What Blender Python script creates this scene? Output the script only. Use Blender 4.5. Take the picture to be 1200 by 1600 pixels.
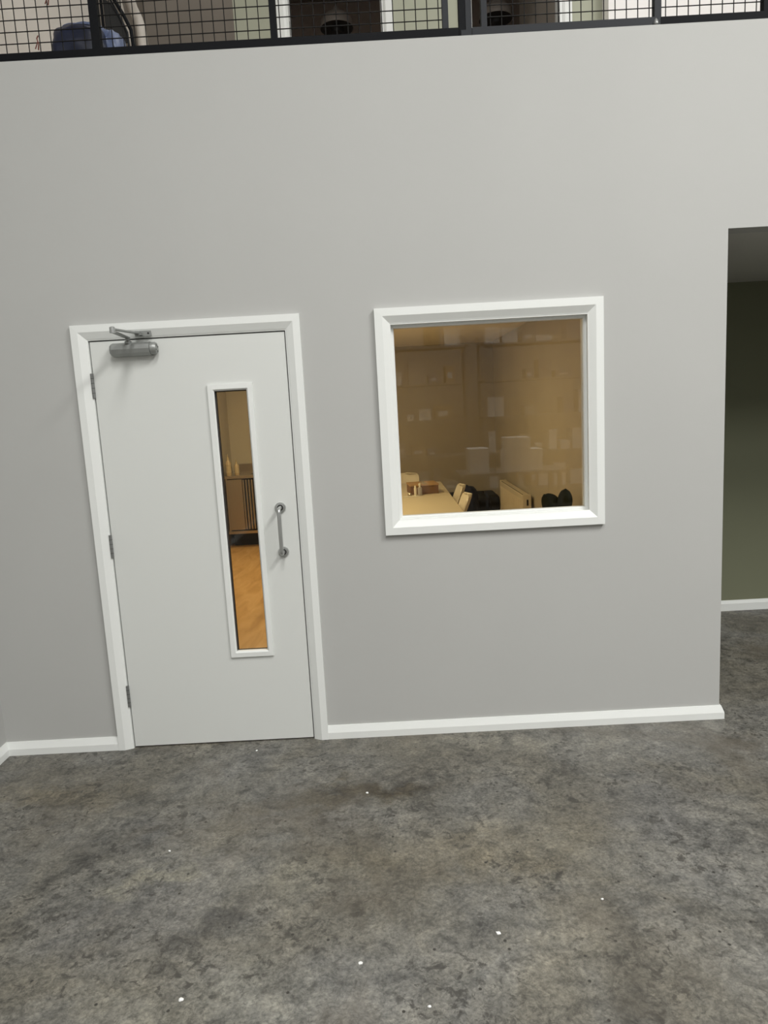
import bpy, bmesh, math, random
from mathutils import Vector, Matrix, noise
random.seed(7)
for o in list(bpy.data.objects): bpy.data.objects.remove(o)
S = bpy.context.scene
COL = S.collection
PI = math.pi

# ------------------------------------------------------------------ camera
cd = bpy.data.cameras.new('camera'); cam = bpy.data.objects.new('camera', cd); COL.objects.link(cam)
cd.sensor_fit = 'HORIZONTAL'; cd.sensor_width = 36; cd.lens = 36 * 1100 / 1200
cd.clip_start = .05; cd.clip_end = 60
yaw, pitch, roll = -0.0047, -0.1515, -0.0543
fwd = Vector((math.sin(yaw) * math.cos(pitch), math.cos(yaw) * math.cos(pitch), math.sin(pitch)))
rt = Vector((math.cos(yaw), -math.sin(yaw), 0)); up = rt.cross(fwd)
r2 = rt * math.cos(roll) + up * math.sin(roll); u2 = -rt * math.sin(roll) + up * math.cos(roll)
m = Matrix((r2, u2, -fwd)).transposed().to_4x4(); m.translation = Vector((1.3583, -3.4037, 1.6766))
cam.matrix_world = m
S.camera = cam

# ------------------------------------------------------------------ world, exposure
w = bpy.data.worlds.new('world'); S.world = w; w.use_nodes = True
w.node_tree.nodes['Background'].inputs[0].default_value = (.9, .95, 1, 1)
w.node_tree.nodes['Background'].inputs[1].default_value = .02
S.view_settings.view_transform = 'Standard'; S.view_settings.look = 'None'
S.view_settings.exposure = 0; S.view_settings.gamma = 1; S.view_settings.use_curve_mapping = False

# ------------------------------------------------------------------ large area lights (the lamps of the hall and rooms; their housings follow)
def area(name, loc, sx, sy, power, col, rot=(0, 0, 0)):
    l = bpy.data.lights.new(name, 'AREA'); l.shape = 'RECTANGLE'; l.size = sx; l.size_y = sy; l.energy = power; l.color = col
    o = bpy.data.objects.new(name, l); COL.objects.link(o); o.location = loc; o.rotation_euler = rot
    return o
COOL = (1, .992, .962)
HALL = [(5.2, -3.6), (1.6, -4.2), (5.2, -7.0), (1.6, -7.2)]
HALL_P = [322, 152, 228, 100]
MEZZ = [(3.5, 1.15, 30), (1.9, 1.15, 13), (-.05, 2.7, 10)]  # last one is an added, unseen lamp to brighten the dim recess
ROOM = [(.85, 2.6, 25), (-.05, 4.2, 14)]

# ------------------------------------------------------------------ materials
def mat(name, col, rough=.5, metal=0, spec=.5, bump=0, bscale=40, var=0, vscale=3, coat=0):
    M = bpy.data.materials.new(name); M.use_nodes = True
    nt = M.node_tree; b = nt.nodes['Principled BSDF']
    b.inputs['Base Color'].default_value = (*col, 1); b.inputs['Roughness'].default_value = rough
    b.inputs['Metallic'].default_value = metal; b.inputs['Specular IOR Level'].default_value = spec
    b.inputs['Coat Weight'].default_value = coat
    tc = nt.nodes.new('ShaderNodeTexCoord')
    if var:
        n = nt.nodes.new('ShaderNodeTexNoise'); n.inputs['Scale'].default_value = vscale; n.inputs['Detail'].default_value = 6
        nt.links.new(tc.outputs['Object'], n.inputs['Vector'])
        r = nt.nodes.new('ShaderNodeMapRange'); r.inputs['From Min'].default_value = .3; r.inputs['From Max'].default_value = .7
        r.inputs['To Min'].default_value = 1 - var; r.inputs['To Max'].default_value = 1 + var
        nt.links.new(n.outputs['Fac'], r.inputs['Value'])
        mx = nt.nodes.new('ShaderNodeVectorMath'); mx.operation = 'SCALE'; mx.inputs[0].default_value = col
        nt.links.new(r.outputs['Result'], mx.inputs['Scale']); nt.links.new(mx.outputs[0], b.inputs['Base Color'])
    if bump:
        n = nt.nodes.new('ShaderNodeTexNoise'); n.inputs['Scale'].default_value = bscale; n.inputs['Detail'].default_value = 4
        nt.links.new(tc.outputs['Object'], n.inputs['Vector'])
        bp = nt.nodes.new('ShaderNodeBump'); bp.inputs['Strength'].default_value = bump; bp.inputs['Distance'].default_value = .003
        nt.links.new(n.outputs['Fac'], bp.inputs['Height']); nt.links.new(bp.outputs[0], b.inputs['Normal'])
    return M

def emit(name, col, s):
    M = bpy.data.materials.new(name); M.use_nodes = True; nt = M.node_tree; nt.nodes.clear()
    e = nt.nodes.new('ShaderNodeEmission'); e.inputs[0].default_value = (*col, 1); e.inputs[1].default_value = s
    o = nt.nodes.new('ShaderNodeOutputMaterial'); nt.links.new(e.outputs[0], o.inputs[0]); return M

def glass_mat(name, tint, f0):
    M = bpy.data.materials.new(name); M.use_nodes = True; nt = M.node_tree; nt.nodes.clear(); N = nt.nodes.new; L = nt.links.new
    g = N('ShaderNodeNewGeometry'); d = N('ShaderNodeVectorMath'); d.operation = 'DOT_PRODUCT'
    L(g.outputs['Incoming'], d.inputs[0]); L(g.outputs['Normal'], d.inputs[1])
    a = N('ShaderNodeMath'); a.operation = 'ABSOLUTE'; L(d.outputs['Value'], a.inputs[0])
    s = N('ShaderNodeMath'); s.operation = 'SUBTRACT'; s.inputs[0].default_value = 1; L(a.outputs[0], s.inputs[1])
    pw = N('ShaderNodeMath'); pw.operation = 'POWER'; pw.inputs[1].default_value = 5; L(s.outputs[0], pw.inputs[0])
    ma = N('ShaderNodeMath'); ma.operation = 'MULTIPLY_ADD'; ma.inputs[1].default_value = 1 - f0; ma.inputs[2].default_value = f0
    L(pw.outputs[0], ma.inputs[0])
    t = N('ShaderNodeBsdfTransparent'); t.inputs[0].default_value = (*tint, 1)
    gl = N('ShaderNodeBsdfGlossy'); gl.inputs['Roughness'].default_value = .0
    mx = N('ShaderNodeMixShader'); L(ma.outputs[0], mx.inputs[0]); L(t.outputs[0], mx.inputs[1]); L(gl.outputs[0], mx.inputs[2])
    o = N('ShaderNodeOutputMaterial'); L(mx.outputs[0], o.inputs[0]); return M

def ramp(nt, src, pts):
    r = nt.nodes.new('ShaderNodeValToRGB'); e = r.color_ramp.elements
    while len(e) < len(pts): e.new(.5)
    for i, (p, c) in enumerate(pts): e[i].position = p; e[i].color = (*c, 1) if len(c) == 3 else c
    nt.links.new(src, r.inputs[0]); return r.outputs[0]

STAINS = [(1.10, -.56, .42, .10, .05, (.60, .55, .47), 1.), (1.32, -.50, .25, .07, 0, (.62, .57, .5), .9), (.74, -1.27, .26, .09, .75, (.58, .58, .60), 1.), (.20, -.80, .30, .12, .5, (.70, .70, .71), 1.),
          (.35, -1.28, .35, .22, .4, (.84, .84, .86), .9), (1.87, -1.48, .42, .16, .3, (1.28, 1.28, 1.28), .9), (.42, -1.05, .22, .07, .35, (1.22, 1.20, 1.08), .9), (1.85, -.95, .45, .25, 0, (1.08, 1.03, .92), .8),
          (1.95, -.15, .9, .12, 0, (1.22, 1.22, 1.2), .9), (2.4, -.7, .4, .25, .3, (.90, .90, .92), .9), (1.4, -.95, .5, .2, 0, (1.08, 1.03, .93), .8), (.75, -1.62, .5, .15, 0, (1.12, 1.12, 1.08), .8), (1.0, -1.05, .35, .18, .2, (1.1, 1.08, 1.0), .8), (-.2, -.45, .4, .15, 0, (.98, .92, .80), .9), (3.2, .9, .3, .5, 0, (.75, .74, .7), .8)]
def concrete():
    M = bpy.data.materials.new('polished_concrete'); M.use_nodes = True; nt = M.node_tree; b = nt.nodes['Principled BSDF']
    N = nt.nodes.new; L = nt.links.new
    tc = N('ShaderNodeTexCoord')
    def nz(scale, det, rough=.5, dist=0, off=(0, 0, 0)):
        mp = N('ShaderNodeMapping'); mp.inputs['Location'].default_value = off; L(tc.outputs['Object'], mp.inputs[0])
        n = N('ShaderNodeTexNoise'); n.inputs['Scale'].default_value = scale; n.inputs['Detail'].default_value = det
        n.inputs['Roughness'].default_value = rough; n.inputs['Distortion'].default_value = dist
        L(mp.outputs[0], n.inputs['Vector']); return n.outputs['Fac']
    def mix(fac, a, c, mode='MIX'):
        x = N('ShaderNodeMix'); x.data_type = 'RGBA'; x.blend_type = mode
        if isinstance(fac, float): x.inputs[0].default_value = fac
        else: L(fac, x.inputs[0])
        L(a, x.inputs[6]); L(c, x.inputs[7]); return x.outputs[2]
    big = ramp(nt, nz(1.5, 5, .6, .6, (3.1, 1.2, 0)), [(.3, (.128, .119, .097)), (.44, (.152, .144, .122)), (.55, (.166, .161, .144)), (.68, (.186, .183, .170))])
    blotch = ramp(nt, nz(3.6, 9, .68, 1.0, (.4, 7.3, 0)), [(.32, (.52, .52, .53)), (.46, (.92, .92, .92)), (.6, (1.06, 1.05, 1.03)), (.72, (1.34, 1.33, 1.28))])
    c = mix(1.0, big, blotch, 'MULTIPLY')
    mid = ramp(nt, nz(13, 9, .72, .5, (2, 5, 0)), [(.32, (.42, .42, .42)), (.46, (.95, .95, .95)), (.60, (1.22, 1.21, 1.19)), (.72, (1.6, 1.6, 1.58))])
    c = mix(.85, c, mix(1.0, c, mid, 'MULTIPLY'))
    fine = ramp(nt, nz(75, 5, .65, .4), [(.3, (.52, .52, .52)), (.5, (1, 1, 1)), (.72, (1.45, 1.45, 1.43))])
    c = mix(.8, c, mix(1.0, c, fine, 'MULTIPLY'))
    def veins(scale, off, w, amt, col):
        f = ramp(nt, nz(scale, 7, .62, 1.1, off), [(.5 - w, (0, 0, 0)), (.5, (1, 1, 1)), (.5 + w, (0, 0, 0))])
        q = N('ShaderNodeMath'); q.operation = 'MULTIPLY'; q.inputs[1].default_value = amt; L(f, q.inputs[0])
        k = N('ShaderNodeRGB'); k.outputs[0].default_value = (*col, 1)
        return mix(q.outputs[0], c, mix(1.0, c, k.outputs[0], 'MULTIPLY'))
    c = veins(9, (6, 1, 0), .035, .55, (.6, .6, .61)); c = veins(22, (1, 8, 0), .05, .6, (.62, .62, .62)); c = veins(7, (4, 4, 0), .03, .4, (1.35, 1.35, 1.32))
    # stains and lighter or darker patches, each where it lies on the floor: centre, radii, turn, colour factor, strength
    wob = N('ShaderNodeTexNoise'); wob.inputs['Scale'].default_value = 4.5; wob.inputs['Detail'].default_value = 8; wob.inputs['Roughness'].default_value = .65; L(tc.outputs['Object'], wob.inputs['Vector'])
    wv = N('ShaderNodeVectorMath'); wv.operation = 'MULTIPLY_ADD'; wv.inputs[1].default_value = (.55, .55, 0); L(wob.outputs['Color'], wv.inputs[0]); L(tc.outputs['Object'], wv.inputs[2])
    for (sx, sy, ra, rb, tn, fac, amt) in STAINS:
        mp = N('ShaderNodeMapping'); mp.vector_type = 'TEXTURE'; mp.inputs['Location'].default_value = (sx + .275, sy + .275, 0); mp.inputs['Rotation'].default_value = (0, 0, tn); mp.inputs['Scale'].default_value = (ra, rb, 1)
        L(wv.outputs[0], mp.inputs[0])
        ln = N('ShaderNodeVectorMath'); ln.operation = 'LENGTH'; L(mp.outputs[0], ln.inputs[0])
        mr = N('ShaderNodeMapRange'); mr.interpolation_type = 'SMOOTHSTEP'; mr.inputs['From Min'].default_value = 1.15; mr.inputs['From Max'].default_value = .25; mr.inputs['To Max'].default_value = amt
        L(ln.outputs['Value'], mr.inputs['Value'])
        k = N('ShaderNodeRGB'); k.outputs[0].default_value = (*fac, 1)
        c = mix(mr.outputs[0], c, mix(1.0, c, k.outputs[0], 'MULTIPLY'))
    # dark, pitted worn marks
    pits = ramp(nt, nz(24, 6, .7, .6, (9, 2, 0)), [(.53, (0, 0, 0)), (.60, (1, 1, 1))])
    zone = ramp(nt, nz(2.4, 5, .65, .4, (5.2, .7, 0)), [(.43, (0, 0, 0)), (.56, (1, 1, 1))])
    fm = N('ShaderNodeMath'); fm.operation = 'MULTIPLY'; L(pits, fm.inputs[0]); L(zone, fm.inputs[1])
    dk = N('ShaderNodeRGB'); dk.outputs[0].default_value = (.04, .037, .032, 1)
    fm2 = N('ShaderNodeMath'); fm2.operation = 'MULTIPLY'; fm2.inputs[1].default_value = .75; L(fm.outputs[0], fm2.inputs[0])
    c = mix(fm2.outputs[0], c, dk.outputs[0])
    vo = N('ShaderNodeTexVoronoi'); vo.voronoi_dimensions = '2D'; vo.inputs['Scale'].default_value = 9; L(tc.outputs['Object'], vo.inputs['Vector'])
    sp = ramp(nt, vo.outputs['Distance'], [(.035, (1, 1, 1)), (.055, (0, 0, 0))])
    vc = N('ShaderNodeSeparateColor'); L(vo.outputs['Color'], vc.inputs[0])
    sel = N('ShaderNodeMath'); sel.operation = 'GREATER_THAN'; sel.inputs[1].default_value = .78; L(vc.outputs[0], sel.inputs[0])
    sm = N('ShaderNodeMath'); sm.operation = 'MULTIPLY'; L(sp, sm.inputs[0]); L(sel.outputs[0], sm.inputs[1])
    c = mix(sm.outputs[0], c, dk.outputs[0])
    # brown stains
    st = ramp(nt, nz(1.25, 6, .65, .5, (1.7, 4.4, 0)), [(.53, (0, 0, 0)), (.68, (.6, .6, .6))])
    bn = N('ShaderNodeRGB'); bn.outputs[0].default_value = (.098, .083, .062, 1)
    c = mix(st, c, bn.outputs[0])
    L(c, b.inputs['Base Color'])
    rr = N('ShaderNodeMapRange'); rr.inputs['To Min'].default_value = .34; rr.inputs['To Max'].default_value = .62
    L(nz(5, 6, .6, .5), rr.inputs['Value']); L(rr.outputs[0], b.inputs['Roughness'])
    b.inputs['Specular IOR Level'].default_value = .42
    bp = N('ShaderNodeBump'); bp.inputs['Strength'].default_value = .55; bp.inputs['Distance'].default_value = .005
    L(nz(24, 8, .65, 1.5), bp.inputs['Height']); L(bp.outputs[0], b.inputs['Normal'])
    return M

def wood_floor():
    M = bpy.data.materials.new('warm_vinyl_wood'); M.use_nodes = True; nt = M.node_tree; b = nt.nodes['Principled BSDF']
    tc = nt.nodes.new('ShaderNodeTexCoord'); mp = nt.nodes.new('ShaderNodeMapping'); mp.inputs['Scale'].default_value = (5, 1.2, 1)
    mp.inputs['Rotation'].default_value = (0, 0, .5)
    n = nt.nodes.new('ShaderNodeTexNoise'); n.inputs['Scale'].default_value = 2; n.inputs['Detail'].default_value = 6; n.inputs['Distortion'].default_value = 1
    nt.links.new(tc.outputs['Object'], mp.inputs[0]); nt.links.new(mp.outputs[0], n.inputs['Vector'])
    c = ramp(nt, n.outputs['Fac'], [(.3, (.5, .3, .13)), (.5, (.62, .39, .18)), (.7, (.7, .47, .24))])
    nt.links.new(c, b.inputs['Base Color']); b.inputs['Roughness'].default_value = .45
    return M

G = {}
G['wall'] = mat('grey_wall_paint', (.447, .448, .434), .75, spec=.25, bump=.06, bscale=160, var=.012, vscale=2)
G['hall_dim'] = mat('hall_cladding_grey', (.30, .30, .30), .7)
G['upper_cream'] = mat('cream_wall_paint', (.70, .66, .60), .8, var=.03)
G['upper_green'] = mat('pale_green_wall_paint', (.37, .38, .295), .8)
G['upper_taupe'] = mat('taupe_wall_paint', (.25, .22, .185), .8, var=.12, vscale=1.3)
G['upper_white'] = mat('white_wall_paint', (.84, .82, .80), .8)
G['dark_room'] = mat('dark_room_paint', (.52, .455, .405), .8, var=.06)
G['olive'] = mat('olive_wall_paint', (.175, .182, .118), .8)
G['corr_ceil'] = mat('corridor_ceiling_paint', (.52, .515, .48), .85)
G['room_wall'] = mat('room_wall_paint', (.48, .445, .385), .7, var=.03)
G['room_ceil'] = mat('room_ceiling_paint', (.85, .80, .72), .8)
G['trim'] = mat('white_trim_gloss', (.76, .775, .755), .38, spec=.35, bump=.02, bscale=60)
G['leaf'] = mat('white_door_paint', (.655, .668, .645), .5, spec=.35, bump=.02, bscale=90)
G['gap'] = mat('shadow_gap_black', (.015, .014, .013), .7)
G['gasket'] = mat('black_gasket', (.02, .013, .01), .6)
G['alu'] = mat('satin_aluminium', (.50, .51, .50), .34, metal=.85)
G['closer'] = mat('silver_closer_paint', (.30, .31, .30), .38, metal=.45)
G['closer_dark'] = mat('dark_steel', (.16, .165, .16), .4, metal=.7)
G['hinge'] = mat('grey_steel_hinge', (.24, .245, .24), .4, metal=.6)
G['black'] = mat('black_powder_coat', (.005, .0055, .007), .65, spec=.12)
G['post'] = mat('charcoal_post_coat', (.018, .020, .024), .55, spec=.2)
G['wire'] = mat('black_wire', (.006, .0055, .005), .6, spec=.2)
G['concrete'] = concrete(); G['wood'] = wood_floor()
G['glass'] = glass_mat('window_glass', (.97, .97, .95), .032)
G['glassd'] = glass_mat('door_glass', (.97, .97, .95), .022)
G['steel'] = mat('brushed_stainless', (.55, .50, .45), .28, metal=1, bump=.05, bscale=80)
G['tabletop'] = mat('pale_laminate', (.78, .72, .60), .35)
G['chair_white'] = mat('white_plastic', (.82, .79, .72), .4)
G['leg_wood'] = mat('pale_wood_leg', (.55, .38, .2), .5)
G['card'] = mat('brown_cardboard', (.20, .11, .05), .8, var=.08, vscale=9)
G['card_light'] = mat('tan_cardboard', (.42, .27, .135), .8, var=.08, vscale=9)
G['navy'] = mat('navy_fabric', (.006, .008, .022), .85, bump=.3, bscale=60)
G['blackfab'] = mat('black_fabric', (.005, .0045, .0045), .85, bump=.1, bscale=90)
G['leafgreen'] = mat('dark_green_leaf', (.014, .030, .012), .35)
G['pot'] = mat('grey_pot', (.3, .29, .27), .6)
G['rad'] = mat('cream_radiator_enamel', (.80, .74, .62), .4)
G['blue'] = mat('blue_tarpaulin', (.006, .010, .032), .45, bump=.4, bscale=14)
G['blue_light'] = mat('pale_blue_highlight', (.11, .14, .24), .4, bump=.3, bscale=14)
G['pipe'] = mat('off_white_pipe', (.82, .77, .70), .4)
G['brown_string'] = mat('red_brown_cord', (.12, .03, .02), .8)
G['lamp_dark'] = mat('dark_lamp_enamel', (.27, .235, .205), .5)
G['lamp_in'] = mat('black_lamp_inside', (.012, .011, .01), .7)
G['paper'] = mat('white_paper', (.85, .85, .83), .7)
G['soap'] = mat('clear_amber_bottle', (.45, .36, .24), .2)
G['soap_label'] = mat('amber_label', (.5, .42, .28), .5)
G['grey_fab'] = mat('rack_grey', (.3, .31, .33), .5, metal=.4)
G['panel_white'] = emit('lamp_diffuser_cool', COOL, 3)
G['panel_warm'] = emit('lamp_diffuser_warm', (1, .755, .375), 3)
G['speck'] = mat('white_plaster_fleck', (.8, .8, .78), .7)

# ------------------------------------------------------------------ mesh helpers
def link(name, bm, mt, parent=None, smooth=False, bevel=0):
    me = bpy.data.meshes.new(name)
    if bevel:
        bmesh.ops.remove_doubles(bm, verts=bm.verts, dist=1e-6)
        bmesh.ops.bevel(bm, geom=bm.edges[:] , offset=bevel, segments=2, affect='EDGES', clamp_overlap=True)
    bmesh.ops.recalc_face_normals(bm, faces=bm.faces)
    bm.to_mesh(me); bm.free()
    me.materials.append(G[mt] if isinstance(mt, str) else mt)
    if smooth:
        for p in me.polygons: p.use_smooth = True
        try: me.set_sharp_from_angle(angle=math.radians(38))
        except Exception: pass
    o = bpy.data.objects.new(name, me); COL.objects.link(o)
    if parent: o.parent = parent
    return o

def box(bm, x0, x1, y0, y1, z0, z1):
    v = [bm.verts.new(p) for p in ((x0, y0, z0), (x1, y0, z0), (x1, y1, z0), (x0, y1, z0), (x0, y0, z1), (x1, y0, z1), (x1, y1, z1), (x0, y1, z1))]
    for f in ((0, 3, 2, 1), (4, 5, 6, 7), (0, 1, 5, 4), (1, 2, 6, 5), (2, 3, 7, 6), (3, 0, 4, 7)): bm.faces.new([v[i] for i in f])
    return v

def boxes(name, mt, lst, parent=None, bevel=0):
    bm = bmesh.new()
    for b in lst: box(bm, *b)
    return link(name, bm, mt, parent, bevel=bevel, smooth=bool(bevel))

def prism(bm, pts, axis, a, b):
    """extrude a closed 2-D outline along axis from a to b. axis x: pts=(y,z); y: (x,z); z: (x,y)"""
    def P(p, t): return {'x': (t, p[0], p[1]), 'y': (p[0], t, p[1]), 'z': (p[0], p[1], t)}[axis]
    A = [bm.verts.new(P(p, a)) for p in pts]; B = [bm.verts.new(P(p, b)) for p in pts]; n = len(pts)
    bm.faces.new(A); bm.faces.new(B[::-1])
    for i in range(n): bm.faces.new((A[i], B[i], B[(i + 1) % n], A[(i + 1) % n]))

def tube(bm, path, rad, seg=10, cap=True):
    path = [Vector(p) for p in path]; n = len(path); rings = []
    rads = rad if isinstance(rad, (list, tuple)) else [rad] * n
    prev = None
    for i, p in enumerate(path):
        t = (path[min(i + 1, n - 1)] - path[max(i - 1, 0)]).normalized()
        if prev is None:
            u = t.orthogonal().normalized()
        else:
            u = (prev - t * prev.dot(t)).normalized()
        prev = u; v = t.cross(u)
        rings.append([bm.verts.new(p + (u * math.cos(2 * PI * k / seg) + v * math.sin(2 * PI * k / seg)) * rads[i]) for k in range(seg)])
    for i in range(n - 1):
        for k in range(seg): bm.faces.new((rings[i][k], rings[i][(k + 1) % seg], rings[i + 1][(k + 1) % seg], rings[i + 1][k]))
    if cap: bm.faces.new(rings[0][::-1]); bm.faces.new(rings[-1])

def lathe(bm, prof, seg=24, origin=(0, 0, 0), axis='z'):
    O = Vector(origin); rings = []
    for r, h in prof:
        ring = []
        for k in range(seg):
            a = 2 * PI * k / seg; c, s = r * math.cos(a), r * math.sin(a)
            d = {'z': (c, s, h), 'y': (c, h, s), 'x': (h, c, s)}[axis]
            ring.append(bm.verts.new(O + Vector(d)))
        rings.append(ring)
    for i in range(len(prof) - 1):
        for k in range(seg): bm.faces.new((rings[i][k], rings[i][(k + 1) % seg], rings[i + 1][(k + 1) % seg], rings[i + 1][k]))
    bm.faces.new(rings[0][::-1]); bm.faces.new(rings[-1])

def arc(c, r, a0, a1, n, plane='yz', fixed=0):
    o = []
    for i in range(n + 1):
        a = a0 + (a1 - a0) * i / n; p, q = c[0] + r * math.cos(a), c[1] + r * math.sin(a)
        o.append({'yz': (fixed, p, q), 'xz': (p, fixed, q), 'xy': (p, q, fixed)}[plane])
    return o

def empty(name, loc=(0, 0, 0), rz=0):
    o = bpy.data.objects.new(name, None); COL.objects.link(o); o.location = loc; o.rotation_euler = (0, 0, rz); o.empty_display_size = .1
    return o
def tag(o, label, cat, group=None, kind=None):
    o['label'] = label; o['category'] = cat
    if group: o['group'] = group
    if kind: o['kind'] = kind
    return o
def struct(o, label=None, cat=None):
    o['kind'] = 'structure'
    if label: o['label'] = label
    if cat: o['category'] = cat
    return o

def mitre_piece(bm, side, R, prof):
    """one mitred length of a picture-frame moulding round rectangle R=(x0,x1,z0,z1); prof = closed outline of (inset, y)"""
    x0, x1, z0, z1 = R
    def corner(d, y, cx, cz):
        return (x0 + d if cx == 0 else x1 - d, y, z0 + d if cz == 0 else z1 - d)
    ends = {'top': ((0, 1), (1, 1)), 'bottom': ((0, 0), (1, 0)), 'left': ((0, 0), (0, 1)), 'right': ((1, 0), (1, 1))}[side]
    A = [bm.verts.new(corner(d, y, *ends[0])) for d, y in prof]; B = [bm.verts.new(corner(d, y, *ends[1])) for d, y in prof]
    n = len(prof); bm.faces.new(A); bm.faces.new(B[::-1])
    for i in range(n): bm.faces.new((A[i], B[i], B[(i + 1) % n], A[(i + 1) % n]))

# ================================================================== THE SETTING
XL = -.66       # left side wall
XR = 2.835       # right wall of the meeting room
TOP = 3.272
WT = .12
# hall floor
struct(boxes('floor', 'concrete', [(XL - .1, 9, -9, 0, -.1, 0), (3.0, 9, 0, 1.9, -.1, 0), (XL - .1, 3.0, 0, WT, -.1, 0)]),
       'mottled grey polished concrete floor with dark stains', 'floor')
struct(boxes('floor_room', 'wood', [(XL - .1, 3.0, WT, 6.0, -.1, .002)]), 'warm orange wood floor of the lit room behind the door', 'floor')
# front wall with door and window openings
DO = (-.014, .933, 2.053)                       # door hole
WO = (1.412, 2.356, 1.104, 2.052)               # window hole
fw = [(XL, DO[0], 0, WT, 0, TOP), (DO[0], DO[1], 0, WT, DO[2], TOP), (DO[1], WO[0], 0, WT, 0, TOP),
      (WO[0], WO[1], 0, WT, 0, WO[2]), (WO[0], WO[1], 0, WT, WO[3], TOP), (WO[1], 3.0, 0, WT, 0, TOP),
      (3.0, 4.7, 0, WT, 2.393, TOP), (4.7, 9, 0, WT, 0, TOP)]
struct(boxes('wall_front', 'wall', fw), 'smooth light grey painted wall around the white door and window', 'wall')
struct(boxes('wall_left', 'wall', [(XL - .1, XL, -9, 0, 0, 6.5)]), 'grey side wall meeting the front wall at the far left', 'wall')
struct(boxes('wall_room_left', 'room_wall', [(XL - .1, XL, 0, 6.0, 0, 2.5)]), 'left wall of the lit kitchen room', 'wall')
struct(boxes('wall_partition', 'wall', [(XR, 3.0, WT, 5.9, 0, 2.4)]), 'partition wall between lit room and dark corridor', 'wall')
struct(boxes('wall_room_right', 'room_wall', [(XR - .004, XR, WT, 5.9, 0.002, 2.4)]), 'tan right wall of the meeting room with the radiator', 'wall')
struct(boxes('wall_room_back', 'room_wall', [(XL, 3.0, 5.9, 6.0, 0, 2.5)]), 'brown far wall of the meeting room', 'wall')
struct(boxes('wall_room_front', 'room_wall', [(XL, DO[0] - .0, WT, WT + .004, 0.002, 2.4), (DO[1], WO[0], WT, WT + .004, 0.002, 2.4),
       (WO[1], XR, WT, WT + .004, 0.002, 2.4), (DO[0], DO[1], WT, WT + .004, DO[2], 2.4), (WO[0], WO[1], WT, WT + .004, WO[3], 2.4), (WO[0], WO[1], WT, WT + .004, .002, WO[2])]),
       'inner face of the front wall, room side', 'wall')
struct(boxes('ceiling_room', 'room_ceil', [(XL, 2.998, WT, 5.9, 2.4, 2.5)]), 'pale ceiling of the lit meeting room', 'ceiling')
struct(boxes('ceiling_corridor', 'corr_ceil', [(2.998, 4.8, WT, 1.86, 2.393, 2.5)]), 'grey ceiling of the dark corridor at the right', 'ceiling')
struct(boxes('wall_corridor_back', 'olive', [(3.0, 4.8, 1.74, 1.86, 0, 2.393)]), 'dark olive wall at the end of the corridor', 'wall')
struct(boxes('wall_corridor_right', 'olive', [(4.7, 4.82, WT, 1.74, 0, 2.393)]), 'olive side wall of the corridor', 'wall')
# hall shell behind and above the camera
struct(boxes('wall_right', 'hall_dim', [(9, 9.1, -9, 6, 0, 6.5)]), 'grey right side wall of the hall', 'wall')
struct(boxes('wall_back', 'hall_dim', [(XL, 9, -9.1, -9, 0, 6.5)]), 'grey wall behind the viewer', 'wall')
struct(boxes('ceiling', 'hall_dim', [(XL - .1, 9.1, -9.1, 6.0, 6.5, 6.6)]), 'grey ceiling high over the hall', 'ceiling')
# mezzanine shell
struct(boxes('floor_mezzanine', 'dark_room', [(XL, 9, WT, 6.0, 2.9, 3.25)]), 'floor of the upper gallery', 'floor')
struct(boxes('wall_upper_left', 'upper_cream', [(XL - .1, XL, 0, 2.35, 2.9, 6.5)]), 'cream side wall of the upper gallery behind the mesh', 'wall')
struct(boxes('wall_upper_recess', 'upper_taupe', [(XL - .1, XL, 2.35, 3.8, 2.9, 6.5), (XL, .55, 3.8, 3.9, 3.25, 6.5), (.435, .555, 2.32, 3.8, 3.25, 6.5)]), 'shaded taupe wall deep in the upper gallery', 'wall')  # left wall's far part is coloured taupe in place of shade
MY = 2.2
D1 = (.81, 1.53); D2 = (2.14, 2.83); HZ = 5.31
mw = [(.435, D1[0], MY, MY + .12, 3.25, 6.5), (D1[0], D1[1], MY, MY + .12, HZ, 6.5), (D1[1], D2[0], MY, MY + .12, 3.25, 6.5),
      (D2[0], D2[1], MY, MY + .12, HZ, 6.5), (D2[1], 9, MY, MY + .12, 3.25, 6.5)]
struct(boxes('wall_upper_back', 'upper_green', mw), 'pale green gallery wall with two open doorways', 'wall')
struct(boxes('wall_upper_pier', 'upper_white', [(3.115, 9, MY - .14, MY, 3.25, 6.5)]), 'bright white gallery wall at the upper right', 'wall')
dr = [(.555, 3.4, 4.3, 4.4, 3.25, 5.8), (.555, .6, 2.32, 4.3, 3.25, 5.67), (1.80, 1.86, 2.32, 4.3, 3.25, 5.67), (3.3, 3.4, 2.32, 4.3, 3.25, 5.67)]
struct(boxes('wall_upper_rooms', 'dark_room', dr), 'dim brown walls of the unlit upper rooms', 'wall')
struct(boxes('ceiling_upper_rooms', 'upper_taupe', [(.555, 3.4, 2.32, 4.4, 5.67, 5.8)]), 'ceiling of the unlit upper rooms', 'ceiling')

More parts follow.
